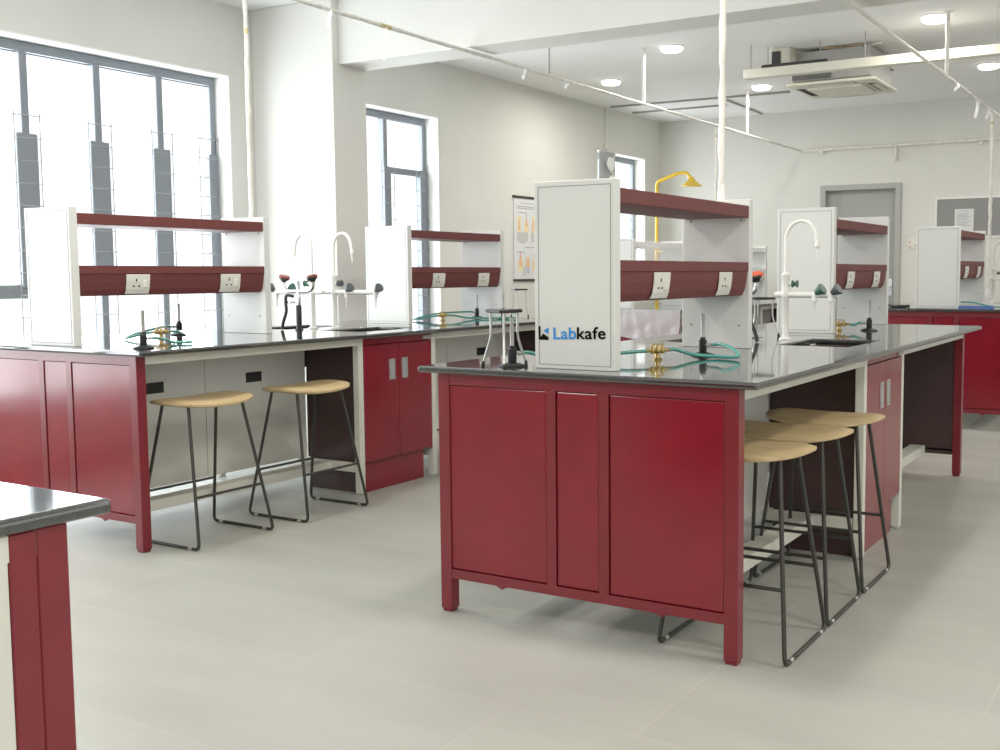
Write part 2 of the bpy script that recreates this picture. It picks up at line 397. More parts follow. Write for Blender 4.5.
def slab(name, x0, x1, y0, y1, z0, z1, holes, loc, label):
    xs = sorted({x0, x1, *[h[0] for h in holes], *[h[1] for h in holes]}); ys = sorted({y0, y1, *[h[2] for h in holes], *[h[3] for h in holes]})
    vs = {}; b = MB(); nx, ny = len(xs), len(ys)
    inside = lambda i, j: 0 <= i < nx-1 and 0 <= j < ny-1 and not any(h[0] < (xs[i]+xs[i+1])/2 < h[1] and h[2] < (ys[j]+ys[j+1])/2 < h[3] for h in holes)
    V = [(x, y, z) for z in (z0, z1) for x in xs for y in ys]; I = lambda i, j, k: k*nx*ny+i*ny+j
    F = []
    for i in range(nx-1):
        for j in range(ny-1):
            if not inside(i, j): continue
            for k in (0, 1): F.append((I(i, j, k), I(i+1, j, k), I(i+1, j+1, k), I(i, j+1, k)))
            if not inside(i-1, j): F.append((I(i, j, 0), I(i, j+1, 0), I(i, j+1, 1), I(i, j, 1)))
            if not inside(i+1, j): F.append((I(i+1, j, 0), I(i+1, j+1, 0), I(i+1, j+1, 1), I(i+1, j, 1)))
            if not inside(i, j-1): F.append((I(i, j, 0), I(i+1, j, 0), I(i+1, j, 1), I(i, j, 1)))
            if not inside(i, j+1): F.append((I(i, j+1, 0), I(i+1, j+1, 0), I(i+1, j+1, 1), I(i, j+1, 1)))
    used = sorted({i for f in F for i in f}); mp = {u: n for n, u in enumerate(used)}
    b.add([V[u] for u in used], [tuple(mp[i] for i in f) for f in F])
    o = b.build(name, 'granite', None, loc, bevel=0.009, seg=4)
    tag(o, label, 'worktop')
    for h in holes:
        hx0, hx1, hy0, hy1 = h[0]+.001, h[1]-.001, h[2]+.001, h[3]-.001; t = .012; d = .20
        s = MB().box(hx0-.01, hx1+.01, hy0-.01, hy1+.01, z0-d-t, z0-d)
        s.box(hx0-.01, hx0-.001, hy0-.01, hy1+.01, z0-d, z0).box(hx1+.001, hx1+.01, hy0-.01, hy1+.01, z0-d, z0)
        s.box(hx0-.001, hx1+.001, hy0-.01, hy0-.001, z0-d, z0).box(hx0-.001, hx1+.001, hy1+.001, hy1+.01, z0-d, z0)
        s.lathe([(.03, 0), (.03, .006), (.018, .006), (.016, .002)], ((hx0+hx1)/2, (hy0+hy1)/2, z0-d), 14, 1)
        s.build('sink_basin', ['sink_black', 'zinc'], o)
    return o
def make_worktop(label, off, up=0.0, sinks=True, yend=3.70):
    holes = [(-.46, -.13, 1.60, 2.12), (-1.05, -.72, 1.60, 2.12)] if sinks else []
    return slab('worktop', -1.235, .070, -.030, yend, 0, .024, [(h[0], h[1], h[2], h[3]) for h in holes], (off[0], off[1], .8805+up), label)

def make_cabinet(label, off):
    root = thing('sink_cabinet', label, 'cabinet', (off[0], off[1], 0))
    y0, y1 = 1.461, 2.069
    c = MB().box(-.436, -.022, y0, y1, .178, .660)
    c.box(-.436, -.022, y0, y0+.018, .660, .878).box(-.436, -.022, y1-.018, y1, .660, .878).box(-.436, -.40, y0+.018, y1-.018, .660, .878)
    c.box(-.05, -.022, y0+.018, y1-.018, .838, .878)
    c.build('carcass', 'shaded_lam', root, bevel=0.0015, seg=1)
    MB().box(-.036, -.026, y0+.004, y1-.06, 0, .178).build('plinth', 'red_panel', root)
    MB().box(-.42, -.036, y0+.004, y1-.06, 0, .178).build('plinth_box', 'shaded_lam', root)
    MB().box(-.021, -.003, y0+.002, y1-.002, .840, .878).build('top_rail', 'red_panel', root, bevel=0.001, seg=1)
    ym = (y0+y1)/2
    for a, b, hy in ((y0+.002, ym-.0015, ym-.062), (ym+.0015, y1-.002, ym+.050)):
        d = MB().box(-.021, 0.0, a, b, .180, .836).build('door', 'red_panel', root, bevel=0.0015, seg=1)
        hh = MB()
        hy0, hy1, hz0, hz1 = hy-.026, hy+.026, .628, .748
        hh.box(0, .004, hy0, hy1, hz0, hz0+.010).box(0, .004, hy0, hy1, hz1-.010, hz1).box(0, .004, hy0, hy0+.009, hz0+.010, hz1-.010).box(0, .004, hy1-.009, hy1, hz0+.010, hz1-.010)
        hh.box(0, .0015, hy0+.009, hy1-.009, hz0+.01, hz1-.01, 1)
        hh.build('handle', ['zinc', 'alu'], d, bevel=0.001, seg=1)
    MB().box(-.003, .006, y1-.085, y1-.008, .846, .868).box(.006, .010, y1-.085, y1-.008, .854, .860).build('drawer_lock', 'zinc', root, bevel=0.001, seg=1)
    return root

def make_rack(label, x0, x1, y0, y1, z0, logo=False, hh=.648, sockets=True, shelfmat='maroon'):
    """white reagent rack standing on a worktop; local frame: right front foot at origin"""
    root = thing('reagent_rack', label, 'rack', (x1, y0, z0))
    w, L, t = x1-x0, y1-y0, .042
    for k, ya in enumerate((0, L-t)):
        b = MB().box(-w, 0, ya, ya+t, 0, hh)
        p = b.build('end_panel', ['white_lam'], root, bevel=0.002, seg=1)
        s = MB()                                              # thin groove around the face, near edge banding
        for yy in ((ya-.0012, ya) if k == 0 else (ya+t, ya+t+.0012),):
            g = .0025
            s.box(-w+.016, -.014, yy[0], yy[1], hh-.020, hh-.020+g).box(-w+.016, -.014, yy[0], yy[1], .014, .014+g)
            s.box(-w+.016, -w+.016+g, yy[0], yy[1], .014+g, hh-.020).box(-.014-g, -.014, yy[0], yy[1], .014+g, hh-.020)
        s.build('edge_groove', 'seam_grey', p)
        iy = ya+t if k == 0 else ya
        for sx, sz in ((-.04, .56), (-w+.04, .56), (-.045, .10), (-w+.045, .10)):
            d = 1 if k == 0 else -1
            MB().lathe([(.006, 0), (.006, .002), (.004, .003)], (sx, iy, sz), 10, 0, (0, d, 0)).build('screw_cap', 'galv', p)
    sh = MB().box(-w+.012, -.002, t, L-t, .568, .620)
    sh.build('top_shelf', [shelfmat], root, bevel=0.0025, seg=1)
    lp = [(-.002, .376), (-.002, .339), (-.006, .337), (-.008, .330), (-.011, .300), (-.018, .262), (-.031, .234), (-.037, .232),
          (-w+.044, .232), (-w+.038, .234), (-w+.025, .262), (-w+.018, .300), (-w+.015, .330), (-w+.013, .337), (-w+.009, .339), (-w+.009, .376)]
    so = MB().prism(lp, 'y', t, L-t).build('socket_shelf', [shelfmat], root)
    if sockets:
        for yc in (.235*L+.075, .725*L+.055):
            k = MB()
            prof = [(-.001, .334), (-.003, .300), (-.009, .262), (-.018, .238), (-.026, .238), (-.013, .262), (-.008, .300), (-.006, .334)]
            k.prism(prof, 'y', yc-.067, yc+.067)
            def onf(z): return -.001-.002*((.334-z)/.034) if z > .3 else -.003-.006*((.3-z)/.038)
            for dy, z, sy, sz in ((-.012, .306, .004, .008), (-.026, .277, .006, .004), (.004, .277, .006, .004)):
                xx = onf(z); k.box(xx-.003, xx+.002, yc+dy-sy, yc+dy+sy, z-sz, z+sz, 1)
            xx = onf(.288)
            k.box(xx-.004, xx+.0042, yc+.026, yc+.046, .270, .306, 0)
            k.box(xx-.004, xx+.0025, yc+.0235, yc+.0485, .267, .309, 2)
            k.build('power_socket', ['socket_white', 'black_plastic', 'ac_panel'], so, bevel=0.002, seg=1)
    if logo:
        e = MB()
        y = -.0022
        X = lambda px: -.793-x1+(px-539)*(.273/68.0); Zc = .124
        s = .004
        e.add([(X(539.5), y, Zc+.024), (X(541.8), y, Zc+.024), (X(542.0), y, Zc-.014), (X(544.4), y, Zc-.001), (X(550), y, Zc-.014), (X(550), y, Zc-.024), (X(539.9), y, Zc-.024)], [(0, 1, 2, 3, 4, 5, 6)])
        e.add([(X(544.6), y, Zc+.008), (X(550.0), y, Zc+.020), (X(550.0), y, Zc-.004)], [(0, 1, 2)], 1)
        e.build('logo_emblem', ['logo_black', 'logo_blue'], root)
        def word(txt, xs, width, m):
            cu = bpy.data.curves.new('lettering', 'FONT'); cu.body = txt; cu.size = 1; cu.offset = 0.02; cu.resolution_u = 4; cu.space_character = 1.05
            ob = bpy.data.objects.new('lettering', cu); COL.objects.link(ob)
            dg = bpy.context.evaluated_depsgraph_get(); me = bpy.data.meshes.new_from_object(ob.evaluated_get(dg))
            bpy.data.objects.remove(ob)
            x_ = [v.co.x for v in me.vertices]; k = width/(max(x_)-min(x_)); o0 = min(x_)
            for v in me.vertices: v.co = Vector((xs+(v.co.x-o0)*k, y, Zc-.0205+v.co.y*.058+(xs+(v.co.x-o0)*k+.25)*.03))
            me.materials.clear(); me.materials.append(MATS[m])
            o = bpy.data.objects.new('logo_lettering', me); COL.objects.link(o); o.parent = root; o['label'] = m.split('_')[1]+' lettering reading '+txt
        word('Lab', X(554.8), .0925, 'logo_blue'); word('kafe', X(578.6), .113, 'logo_black')
    return root

# positions of the benches
A, B, C, E, D = (0, 0), (-2.823, 0), (.05, 5.62), (-2.823, 5.60), (-.198, -5.730)
CUP = .040
make_bench('red lab bench in the middle with three stools tucked under its right side', A)
make_bench('red lab bench by the big window with two stools in its knee space', B)
make_bench('bright red lab bench far behind, in front of the grey notice board', C, up=CUP)
make_bench('far lab bench under the plastic-wrapped racks near the yellow shower', E)
dn = make_bench('nearest lab bench, only its red corner leg showing at the bottom left', D)
MB().box(-.046, .0012, BL-.090, BL-.049, .012, .8795).build('leg_cover', 'red_frame', dn, bevel=0.002, seg=1)
MB().box(-.046, .0006, BL-.62, BL-.091, .012, .8795).build('side_board', 'white_steel', dn, bevel=0.002, seg=1)
make_worktop('black granite top of the middle bench with the logo rack on it', A, yend=3.79)
make_worktop('black granite top of the bench by the big window', B)
make_worktop('dark granite top of the far bench holding the blue tray', C, up=CUP)
make_worktop('granite top of the far bench with the plastic-wrapped board', E)
make_worktop('glossy black granite corner close to the camera at lower left', (D[0]-.058, D[1]), yend=3.688)
make_cabinet('red two-door cabinet beside three stools of the middle bench', A)
make_cabinet('bright red two-door cabinet in the bench by the window', B)
TZ = .9047
make_rack('white rack with maroon shelves and logo lettering on its end panel', -.806, -.487, .095, 1.365, TZ, logo=True)
make_rack('white rack with maroon shelves behind the goose-neck tap on the middle bench', -.820, -.500, 2.60, 3.775, TZ, hh=.680)
make_rack('white rack with two maroon shelves in front of the large barred window', -2.823-.820, -2.823-.483, .040, 1.255, TZ)
make_rack('white rack with maroon shelves in front of the second window', -2.823-.850, -2.823-.487, 2.455, 3.57, TZ)
make_rack('small white rack with brown shelves under the paper on the notice board',   .05-.825, .05-.487, C[1]+.10, C[1]+1.27, TZ+CUP)
make_rack('plastic-wrapped white rack close behind the rack with the logo', -3.60, -3.32, E[1]+.08, E[1]+1.30, TZ, sockets=False, shelfmat='film')
make_rack('plastic-wrapped white rack furthest back, only its shelf end showing', -3.60, -3.32, E[1]+2.45, E[1]+3.58, TZ, sockets=False, shelfmat='film')

# ------------------------------------------------------------------ stools
def make_stool(label, loc, rz, group):
    root = thing('lab_stool', label, 'stool', loc, rz, group)
    fx, fy, tx, ty, zt, r = .207, .220, .088, .155, .636, .0076
    for s in (-1, 1):
        pts = [(-tx, s*ty, zt), (-fx, s*fy, r), (fx, s*fy, r), (tx, s*ty, zt)]
        b = MB().tube(rounded(pts, .03, 5), r, 10)
        lf = b.build('leg_frame', 'gunmetal', root)
        for x in (-.15, .15): MB().cyl((x-.012, s*fy, r-.0006), (x+.012, s*fy, r-.0006), .0072+.0012, 10).build('floor_glide', 'zinc', lf)
    k = .36
    for s in (-1, 1):
        x = s*(fx+(tx-fx)*k); y = fy+(ty-fy)*k; z = r+(zt-r)*k
        MB().cyl((x, -y, z), (x, y, z), .0066, 10).build('footrest', 'gunmetal', root)
    # saddle seat, long along y
    n, mrad = 48, 9
    a, bb = .170, .234
    def surf(u, v):   # u,v in -1..1
        return .014*v*v - .007*u*u
    top, bot = [], []
    sb = MB(); vs = []; fs = []
    rings = [i/mrad for i in range(1, mrad+1)]
    def outline(t):
        c, s = math.cos(t), math.sin(t); e = 2/2.7
        return (math.copysign(abs(c)**e, c), math.copysign(abs(s)**e, s))
    for side in (0, 1):
        base = len(vs); vs.append((0, 0, surf(0, 0)+(0 if side == 0 else -.034)))
        for q in rings:
            for j in range(n):
                u, v = outline(2*PI*j/n); u *= q; v *= q
                z = surf(u, v)
                edge = max(0.0, (q-.80)/.20)
                if side == 0: z -= .011*edge**2
                else: z -= .034*(1-.40*max(0, (q-.55)/.45)**2.5)
                vs.append((u*a, v*bb, z))
        for j in range(n): fs.append((base, base+1+j, base+1+(j+1) % n))
        for i in range(mrad-1):
            for j in range(n):
                p = base+1+i*n; fs.append((p+j, p+(j+1) % n, p+n+(j+1) % n, p+n+j))
    o1 = 1+(mrad-1)*n; o2 = (1+mrad*n)+1+(mrad-1)*n
    for j in range(n): fs.append((o1+j, o1+(j+1) % n, o2+(j+1) % n, o2+j))
    sb.add([(x, y, z+.662) for x, y, z in vs], fs, 0, True)
    sb.build('seat', 'seat_wood', root)
    return root
st = make_stool('wooden-seat stool at the window bench, nearer its red end panel', (-2.835, .362, 0), 0, 'stools at the window bench')
dup(st, (-2.800, .998, 0), PI, 'wooden-seat stool at the window bench, beside its white frame leg', 'stools at the window bench')
G3 = 'stools tucked under the middle bench'
dup(st, (-.086, .268, 0), PI/2, 'nearest of three stools under the middle bench, half hidden by its red leg', G3)
dup(st, (-.086, .702, 0), -PI/2, 'second of three stools under the middle bench, between its two neighbours', G3)
dup(st, (-.084, 1.140, 0), PI/2, 'third stool under the middle bench, beside the white frame leg and cabinet', G3)

# ------------------------------------------------------------------ small lab equipment
def make_faucet(label, loc, side, arch, bar0, bar1, taps, knob, bdir=0.0, ktop='knob_green'):
    root = thing('lab_faucet', label, 'faucet', loc, 0)
    s = side
    MB().lathe([(.032, 0), (.032, .006), (.019, .012), (.016, .03), (.0155, .20), (.019, .205), (.022, .225), (.019, .245), (.019, .305), (.022, .310), (.022, .322), (.014, .330)], n=18).build('column', 'tap_white', root)
    pts = [(0, 0, .32), (0, 0, .49)]
    for i in range(1, 13):
        a = PI*i/12; pts.append((s*arch/2*(1-math.cos(a)), 0, .49+arch*.60*math.sin(a)))
    pts += [(s*(arch+.006), 0, .475)]
    sp = MB().tube(spline(pts, 3), .0095, 12).build('gooseneck', 'tap_white', root)
    nz = MB().lathe([(.009, 0), (.013, -.004), (.013, -.022), (.008, -.026), (.0055, -.035), (.004, -.075)], (s*(arch+.006), 0, .476), 12)
    nz.build('nozzle', 'tap_white', sp)
    v = MB().cyl((0, 0, .275), (s*.035, 0, .275), .010, 12); v.build('valve_stem', 'tap_white', root)
    kb = MB().lathe([(.020, 0), (.011, .010), (.011, .016), (.020, .026)], (s*.034, 0, .275), 12, 0, (s, 0, 0)); kb.build('knob', ktop, root)
    dv = Vector((math.cos(bdir)*s, math.sin(bdir), 0))
    b = MB().tube([dv*bar0+Vector((0, 0, .222)), dv*(bar0+.012)+Vector((0, 0, .222)), dv*bar1+Vector((0, 0, .222))], .0145, 12, radii=[.012, .0148, .0148])
    b.build('outlet_bar', 'tap_white', root)
    for i, tx in enumerate(taps):
        p = dv*tx+Vector((0, -.004, .218))
        tp = MB().lathe([(.012, .01), (.014, -.010), (.013, -.028), (.008, -.032), (.0075, -.05), (.0045, -.055), (.0035, -.088)], p, 12)
        tp.cyl(p+Vector((0, 0, .006)), p+Vector((s*.022, -.012, .030)), .009, 10)
        t_ = tp.build('tap', 'tap_white', root)
        ax = Vector((s*.80, -.12, .50)).normalized()
        MB().lathe([(.011, 0), (.014, .006), (.029, .040), (.027, .046), (.012, .048)], p+Vector((s*.008, -.008, .012)), 14, 0, ax).build('knob', knob if i == 0 else 'knob_grey', t_)
    return root
make_faucet('white goose-neck tap standing in front of the middle bench rack panel', (-.553, 1.985, TZ), 1, .152, -.055, .262, (.148, .228), 'knob_green')
make_faucet('white goose-neck tap on the window bench curving right, in front of the pillar corner', (-2.823-.55, 1.83, TZ), 1, .145, -.085, .345, (.102, .330), 'knob_grey', ktop='knob_grey')
make_faucet('white goose-neck tap on the window bench curving left, behind the eyewash heads', (-2.823-.648, 1.745, TZ), -1, .135, -.090, .310, (.115, .297), 'knob_green')
make_faucet('white goose-neck tap cut off by the right edge, behind the far rack', (.05-.53, C[1]+1.99, TZ+CUP), 1, .152, -.055, .30, (.15, .25), 'knob_grey', ktop='knob_grey')

def make_eyewash(label, loc, rz=0.0, cap='cap_red', ct=.007):
    root = thing('eyewash', label, 'eyewash', loc, rz)
    MB().lathe([(.024, 0), (.024, .006), (.017, .010), (.016, .030), (.017, .035), (.017, .140), (.013, .150)], n=14).build('grip', 'black_plastic', root)
    MB().tube(spline([(0, 0, .145), (.006, 0, .19), (0, 0, .24), (0, 0, .29)], 4), .0105, 10).build('stem', 'chrome', root)
    yk = MB()
    yk.tube(rounded([(-.118, 0, .285), (-.118, 0, .232), (.118, 0, .232), (.118, 0, .285)], .045, 6), .0105, 10)
    yk.build('yoke', 'chrome', root)
    for s in (-1, 1):
        ax = Vector((-s*.28, 0, 1)).normalized()
        hd = MB().lathe([(.010, 0), (.022, .014), (.032, .022), (.032, .032)], (s*.120, 0, .283), 16, 0, ax).build('spray_head', 'gunmetal', root)
        cp = MB().lathe([(.0335, 0), (.0335, ct), (.028, ct+.005)], Vector((s*.120, 0, .283))+ax*.031, 16, 0, ax)
        e = Vector((s*.120, 0, .283))+ax*.036+Vector((s*.036, 0, .006)); cp.lathe([(.007, -.010), (.007, .006)], e, 8)
        cp.build('dust_cap', cap, hd)
    lv = MB().tube(spline([(-.030, -.012, .200), (-.075, -.02, .205), (-.085, -.02, .165), (-.08, -.022, .11), (-.105, -.024, .045), (-.115, -.025, .004)], 6), .0095, 8, radii=None)
    lv.build('hose', 'black_plastic', root)
    MB().cyl((-.085, -.02, .165), (-.01, 0, .165), .006, 8).build('lever', 'chrome', root)
    return root
make_eyewash('two-headed eyewash with red caps beside the sink of the window bench', (-2.823-.605, 1.585, TZ))
make_eyewash('eyewash with orange cap peeping out behind the logo rack', (-.715, 1.70, TZ), PI, 'orange_red', .016)

def make_gas_tap(label, loc, rz):
    root = thing('gas_tap', label, 'gas tap', loc, rz); root.scale = (.74, .74, .80)
    MB().lathe([(.026, 0), (.026, .004), (.015, .010), (.012, .030), (.016, .036), (.016, .052), (.010, .060), (.008, .068)], n=16).build('body', 'brass', root)
    for s in (-1, 1):
        v = MB().cyl((0, 0, .045), (s*.042, 0, .045), .0085, 10)
        v.lathe([(.012, -.015), (.014, -.004), (.014, .012), (.010, .018)], (s*.034, 0, .045), 10)
        for q in range(5): v.lathe([(.0065, 0), (.0085, .003), (.0065, .007)], (s*(.046+q*.007), 0, .045), 10, 0, (s, 0, 0))
        vv = v.build('outlet_valve', 'brass', root)
        MB().cyl((s*.034, 0, .06), (s*.034, 0, .074), .005, 8).box(min(s*.04, -s*.002), max(s*.04, -s*.002), -.006, .006, .072, .078).build('lever', 'brass', vv)
    return root
def make_burner(label, loc, rz=0.0, tilt=0):
    root = thing('bunsen_burner', label, 'bunsen burner', loc, rz)
    MB().lathe([(.047, 0), (.047, .006), (.030, .011), (.018, .014)], n=18).build('base', 'black_iron', root)
    b = MB().lathe([(.014, .013), (.016, .018), (.016, .062), (.011, .067), (.011, .075)], n=14)
    b.build('collar', 'black_iron', root)
    MB().lathe([(.0078, .07), (.0078, .165), (.0088, .167), (.0088, .172)], n=12).build('barrel', 'zinc', root)
    MB().cyl((.012, 0, .045), (.050, 0, .045), .005, 8).lathe([(.008, 0), (.008, .010)], (.026, 0, .045), 10, 0, (1, 0, 0)).build('gas_inlet', 'zinc', root)
    return root
def make_tripod(label, loc, rz, tall=.205, base=.086):
    root = thing('tripod_stand', label, 'tripod stand', loc, rz)
    R0 = .056
    pt = [(R0*1.25*math.cos(a), R0*1.25*math.sin(a)) for a in [k*2*PI/3+d for k in range(3) for d in (-.22, .22)]]
    b = MB().prism(pt, 'z', tall-.012, tall)
    hole = MB()
    b.build('ring_plate', 'black_iron', root, bevel=0.002, seg=1)
    for k in range(3):
        a = k*2*PI/3; c, s = math.cos(a), math.sin(a)
        l = MB().tube(rounded([(R0*c, R0*s, tall-.012), (R0*c*.98, R0*s*.98, tall*.52), (base*c, base*s, .012)], .02, 4), .0042, 8)
        lg = l.build('leg', 'zinc', root)
        MB().cyl((base*c, base*s, .018), (base*1.02*c, base*1.02*s, 0), .0062, 8).build('foot', 'black_plastic', lg)
    return root
def make_hose(label, pts, r=.0075, m='hose_teal'):
    o0 = Vector(pts[0])
    b = MB().tube([p-o0 for p in spline(pts, 12)], r, 10)
    return tag(b.build('rubber_hose', m, None, o0), label, 'hose')
hz = TZ+.036
# middle bench, first rack
gx, gy = -.575, .600
make_gas_tap('brass double gas tap on the middle bench inside the logo rack', (gx, gy, TZ), PI/2-.45)
make_burner('bunsen burner standing by the far panel of the logo rack', (-.505, .870, TZ), -.2)
dv = Vector((math.cos(PI/2-.45), math.sin(PI/2-.45), 0))
t1 = Vector((gx, gy, hz))+dv*.058; t0 = Vector((gx, gy, hz))-dv*.058
bi = Vector((-.505, .870, TZ+.045))+Vector((math.cos(-.2), math.sin(-.2), 0))*.044
make_hose('teal hose looping from the brass tap to the burner in the logo rack', [t1, t1+dv*.03, (-.48, .705, TZ+.018), (-.41, .745, TZ+.009), (-.33, .735, TZ+.009), (-.300, .742, TZ+.016), (-.335, .775, TZ+.036), (-.395, .815, TZ+.050), bi+Vector((.025, .0, .003)), bi], .0068)
make_hose('teal hose running left from the brass tap behind the logo rack panel', [t0, t0-dv*.04, (-.68, .44, TZ+.03), (-.77, .36, TZ+.012), (-.85, .27, TZ+.02), (-.895, .20, TZ+.043), (-.903, .153, TZ+.045)], .0068)
make_burner('bunsen burner at the left of the logo rack end panel, by the tripod', (-.912, .108, TZ), PI/2-.2)
make_tripod('grey tripod stand on the front left corner of the middle bench', (-.928, .082, TZ), -.98, base=.088)
# middle bench, second rack
make_gas_tap('brass gas tap at the front panel of the middle bench rear rack', (-.555, 2.90, TZ), .3)
make_burner('bunsen burner under the sockets of the middle bench rear rack', (-.40, 2.96, TZ), PI)
make_hose('short teal hose between gas tap and burner at the rear rack', [(-.496, 2.918, hz), (-.475, 2.925, hz-.004), (-.460, 2.955, TZ+.043), (-.444, 2.96, TZ+.045)])
make_tripod('tripod stand seen between the logo rack and the goose-neck tap', (-.735, 2.14, TZ), 0.2)
# window bench, first rack
bx, by = B
make_gas_tap('brass gas tap on the window bench inside its front rack', (-3.435, .620, TZ), PI/2)
make_burner('bunsen burner nearest the red corner of the window bench', (-2.912, .110, TZ), PI/2)
make_burner('bunsen burner behind the brass tap at the window bench rack', (-3.69, .94, TZ), -2.0)
make_hose('teal hose from the corner burner across the window bench top', [(-2.912, .154, TZ+.045), (-2.93, .20, TZ+.042), (-3.00, .30, TZ+.028), (-3.04, .37, TZ+.011), (-2.995, .41, TZ+.009), (-2.985, .435, TZ+.010), (-3.08, .49, TZ+.014), (-3.25, .63, TZ+.028), (-3.38, .70, hz), (-3.435, .678, hz)], .0065)
make_hose('teal hose from the brass tap toward the rear burner by the window', [(-3.435, .562, hz), (-3.46, .535, hz-.004), (-3.51, .50, TZ+.016), (-3.545, .495, TZ+.010), (-3.575, .52, TZ+.012), (-3.60, .62, TZ+.03), (-3.66, .78, TZ+.046), (-3.72, .88, TZ+.048), (-3.709, .899, TZ+.045)], .0065)
# window bench, second rack
make_gas_tap('brass double gas tap under the socket shelf in front of the second window', (-3.43, 2.97, TZ), PI/2)
make_burner('bunsen burner standing under the right socket of the second window rack', (-3.47, 3.44, TZ), -PI/2)
make_burner('bunsen burner at the far panel of the second window rack', (-3.25, 3.465, TZ), 0)
make_hose('teal hose lying along the bench from the tap to the last burner', [(-3.43, 3.028, hz), (-3.40, 3.09, TZ+.03), (-3.34, 3.18, TZ+.011), (-3.22, 3.30, TZ+.009), (-3.10, 3.36, TZ+.010), (-3.10, 3.44, TZ+.022), (-3.15, 3.465, TZ+.044), (-3.206, 3.465, TZ+.045)], .0065)
make_hose('teal hose loop at the left of the brass tap by the second window', [(-3.43, 2.912, hz), (-3.45, 2.86, TZ+.03), (-3.52, 2.80, TZ+.012), (-3.60, 2.84, TZ+.010), (-3.63, 2.95, TZ+.016), (-3.60, 3.12, TZ+.04), (-3.49, 3.33, TZ+.050), (-3.47, 3.396, TZ+.045)], .0065)
make_tripod('tripod stand behind the far panel of the second window rack', (bx-.42, 3.66, TZ), .9, tall=.215, base=.075)
# far bench
cz = TZ+CUP
make_hose('dark hose lying left of the small far rack', [(-1.08, C[1]+.25, cz+.03), (-1.0, C[1]+.22, cz+.012), (-.92, C[1]+.18, cz+.010), (-.84, C[1]+.20, cz+.012)], .011, 'black_plastic')
make_hose('teal hose curling on the far bench above the blue tray', [(-.43, C[1]+.16, cz+.05), (-.33, C[1]+.17, cz+.045), (-.22, C[1]+.19, cz+.018), (-.10, C[1]+.2, cz+.010), (0.0, C[1]+.22, cz+.016), (.06, C[1]+.26, cz+.03)], .0065)
tr = MB().box(-.13, .13, -.04, .04, 0, .004); tr.box(-.13, .13, -.04, -.036, .004, .02).box(-.13, .13, .036, .04, .004, .02).box(-.13, -.126, -.036, .036, .004, .02).box(.126, .13, -.036, .036, .004, .02)
tag(tr.build('tray', 'tray_blue', None, (-.30, C[1]+.10, cz)), 'shallow blue tray on the far bench beside the small rack', 'tray')

# ------------------------------------------------------------------ plastic-wrapped board on the far bench
def sheet(name, label, x, y0, y1, prof, ny=40, amp=.02):
    vs = []; n = len(prof)
    for j in range(ny+1):
        t = j/ny
        for i, (dx, z) in enumerate(prof):
            w = amp*(math.sin(t*23+i*.9)+.6*math.sin(t*51+i*1.7))*(.3+.7*i/n)
            vs.append((dx+w*.6+.012, t*(y1-y0), z+w*.25))
    fs = [(j*n+i, j*n+i+1, (j+1)*n+i+1, (j+1)*n+i) for j in range(ny) for i in range(n-1)]
    return tag(MB().add(vs, fs, 0, True).build(name, 'clear_film', None, (x, y0, 0)), label, 'plastic sheet')
vs = []; NX, NZ = 44, 8
for i in range(NX+1):
    for k in range(NZ+1):
        t = i/NX; q = k/NZ
        w_ = .012*(math.sin(t*19+q*5)+.7*math.sin(t*43-q*3))*(.25+.75*q)
        vs.append((-1.22*t, -.014-abs(w_)-.03*q, .012-.275*q-.03*math.sin(t*9)*q))
fs = [(i*(NZ+1)+k, i*(NZ+1)+k+1, (i+1)*(NZ+1)+k+1, (i+1)*(NZ+1)+k) for i in range(NX) for k in range(NZ)]
tag(MB().add(vs, fs, 0, True).build('plastic_sheet', 'clear_film', None, (E[0]+.045, E[1]-.035, TZ-.012)), 'clear plastic sheet draped over the red end of the far bench', 'plastic sheet')
pb = thing('packing_box', 'low white packing box on the floor before the far wrapped bench', 'box', (-3.05, E[1]-.55, 0))
MB().box(-.5, .5, -.22, .22, 0, .60).build('carton', 'white_lam', pb, bevel=.006); MB().box(-.505, .505, -.225, .225, .56, .625).build('lid', 'film', pb, bevel=.006)
sheet('plastic_sheet', 'clear plastic sheet hanging in folds from the wrapped rack shelf', -3.30, E[1]+.13, E[1]+1.25,
      [(-.05, TZ+.628), (.0, TZ+.626), (.008, TZ+.57), (.010, TZ+.5), (.016, TZ+.42), (.02, TZ+.395)], amp=.006)

# yellow emergency shower
sh = thing('safety_shower', 'yellow emergency shower with bell head near the far corner', 'shower', (-4.72, 9.02, 0))
MB().lathe([(.09, 0), (.09, .012), (.03, .02)], n=18).build('base_flange', 'yellow', sh)
MB().tube(rounded([(0, 0, .015), (0, 0, 2.36), (.30, 0, 2.46), (.42, 0, 2.46), (.47, 0, 2.36)], .05, 5), .022, 12).build('pipe', 'yellow', sh)
MB().lathe([(.028, .07), (.032, .045), (.055, .02), (.125, -.035), (.120, -.048)], (.475, 0, 2.335), 20).build('shower_head', 'yellow', sh)
MB().lathe([(.045, 0), (.045, .03), (.034, .06)], (0, 0, 1.56), 14).build('coupling', 'yellow', sh)
MB().tube([(0, 0, 1.50), (.16, 0, 1.50), (.18, 0, 1.53)], .018, 8).lathe([(.035, 0), (.075, .05), (.07, .055)], (.19, 0, 1.54), 14).build('eye_bowl', 'yellow', sh)

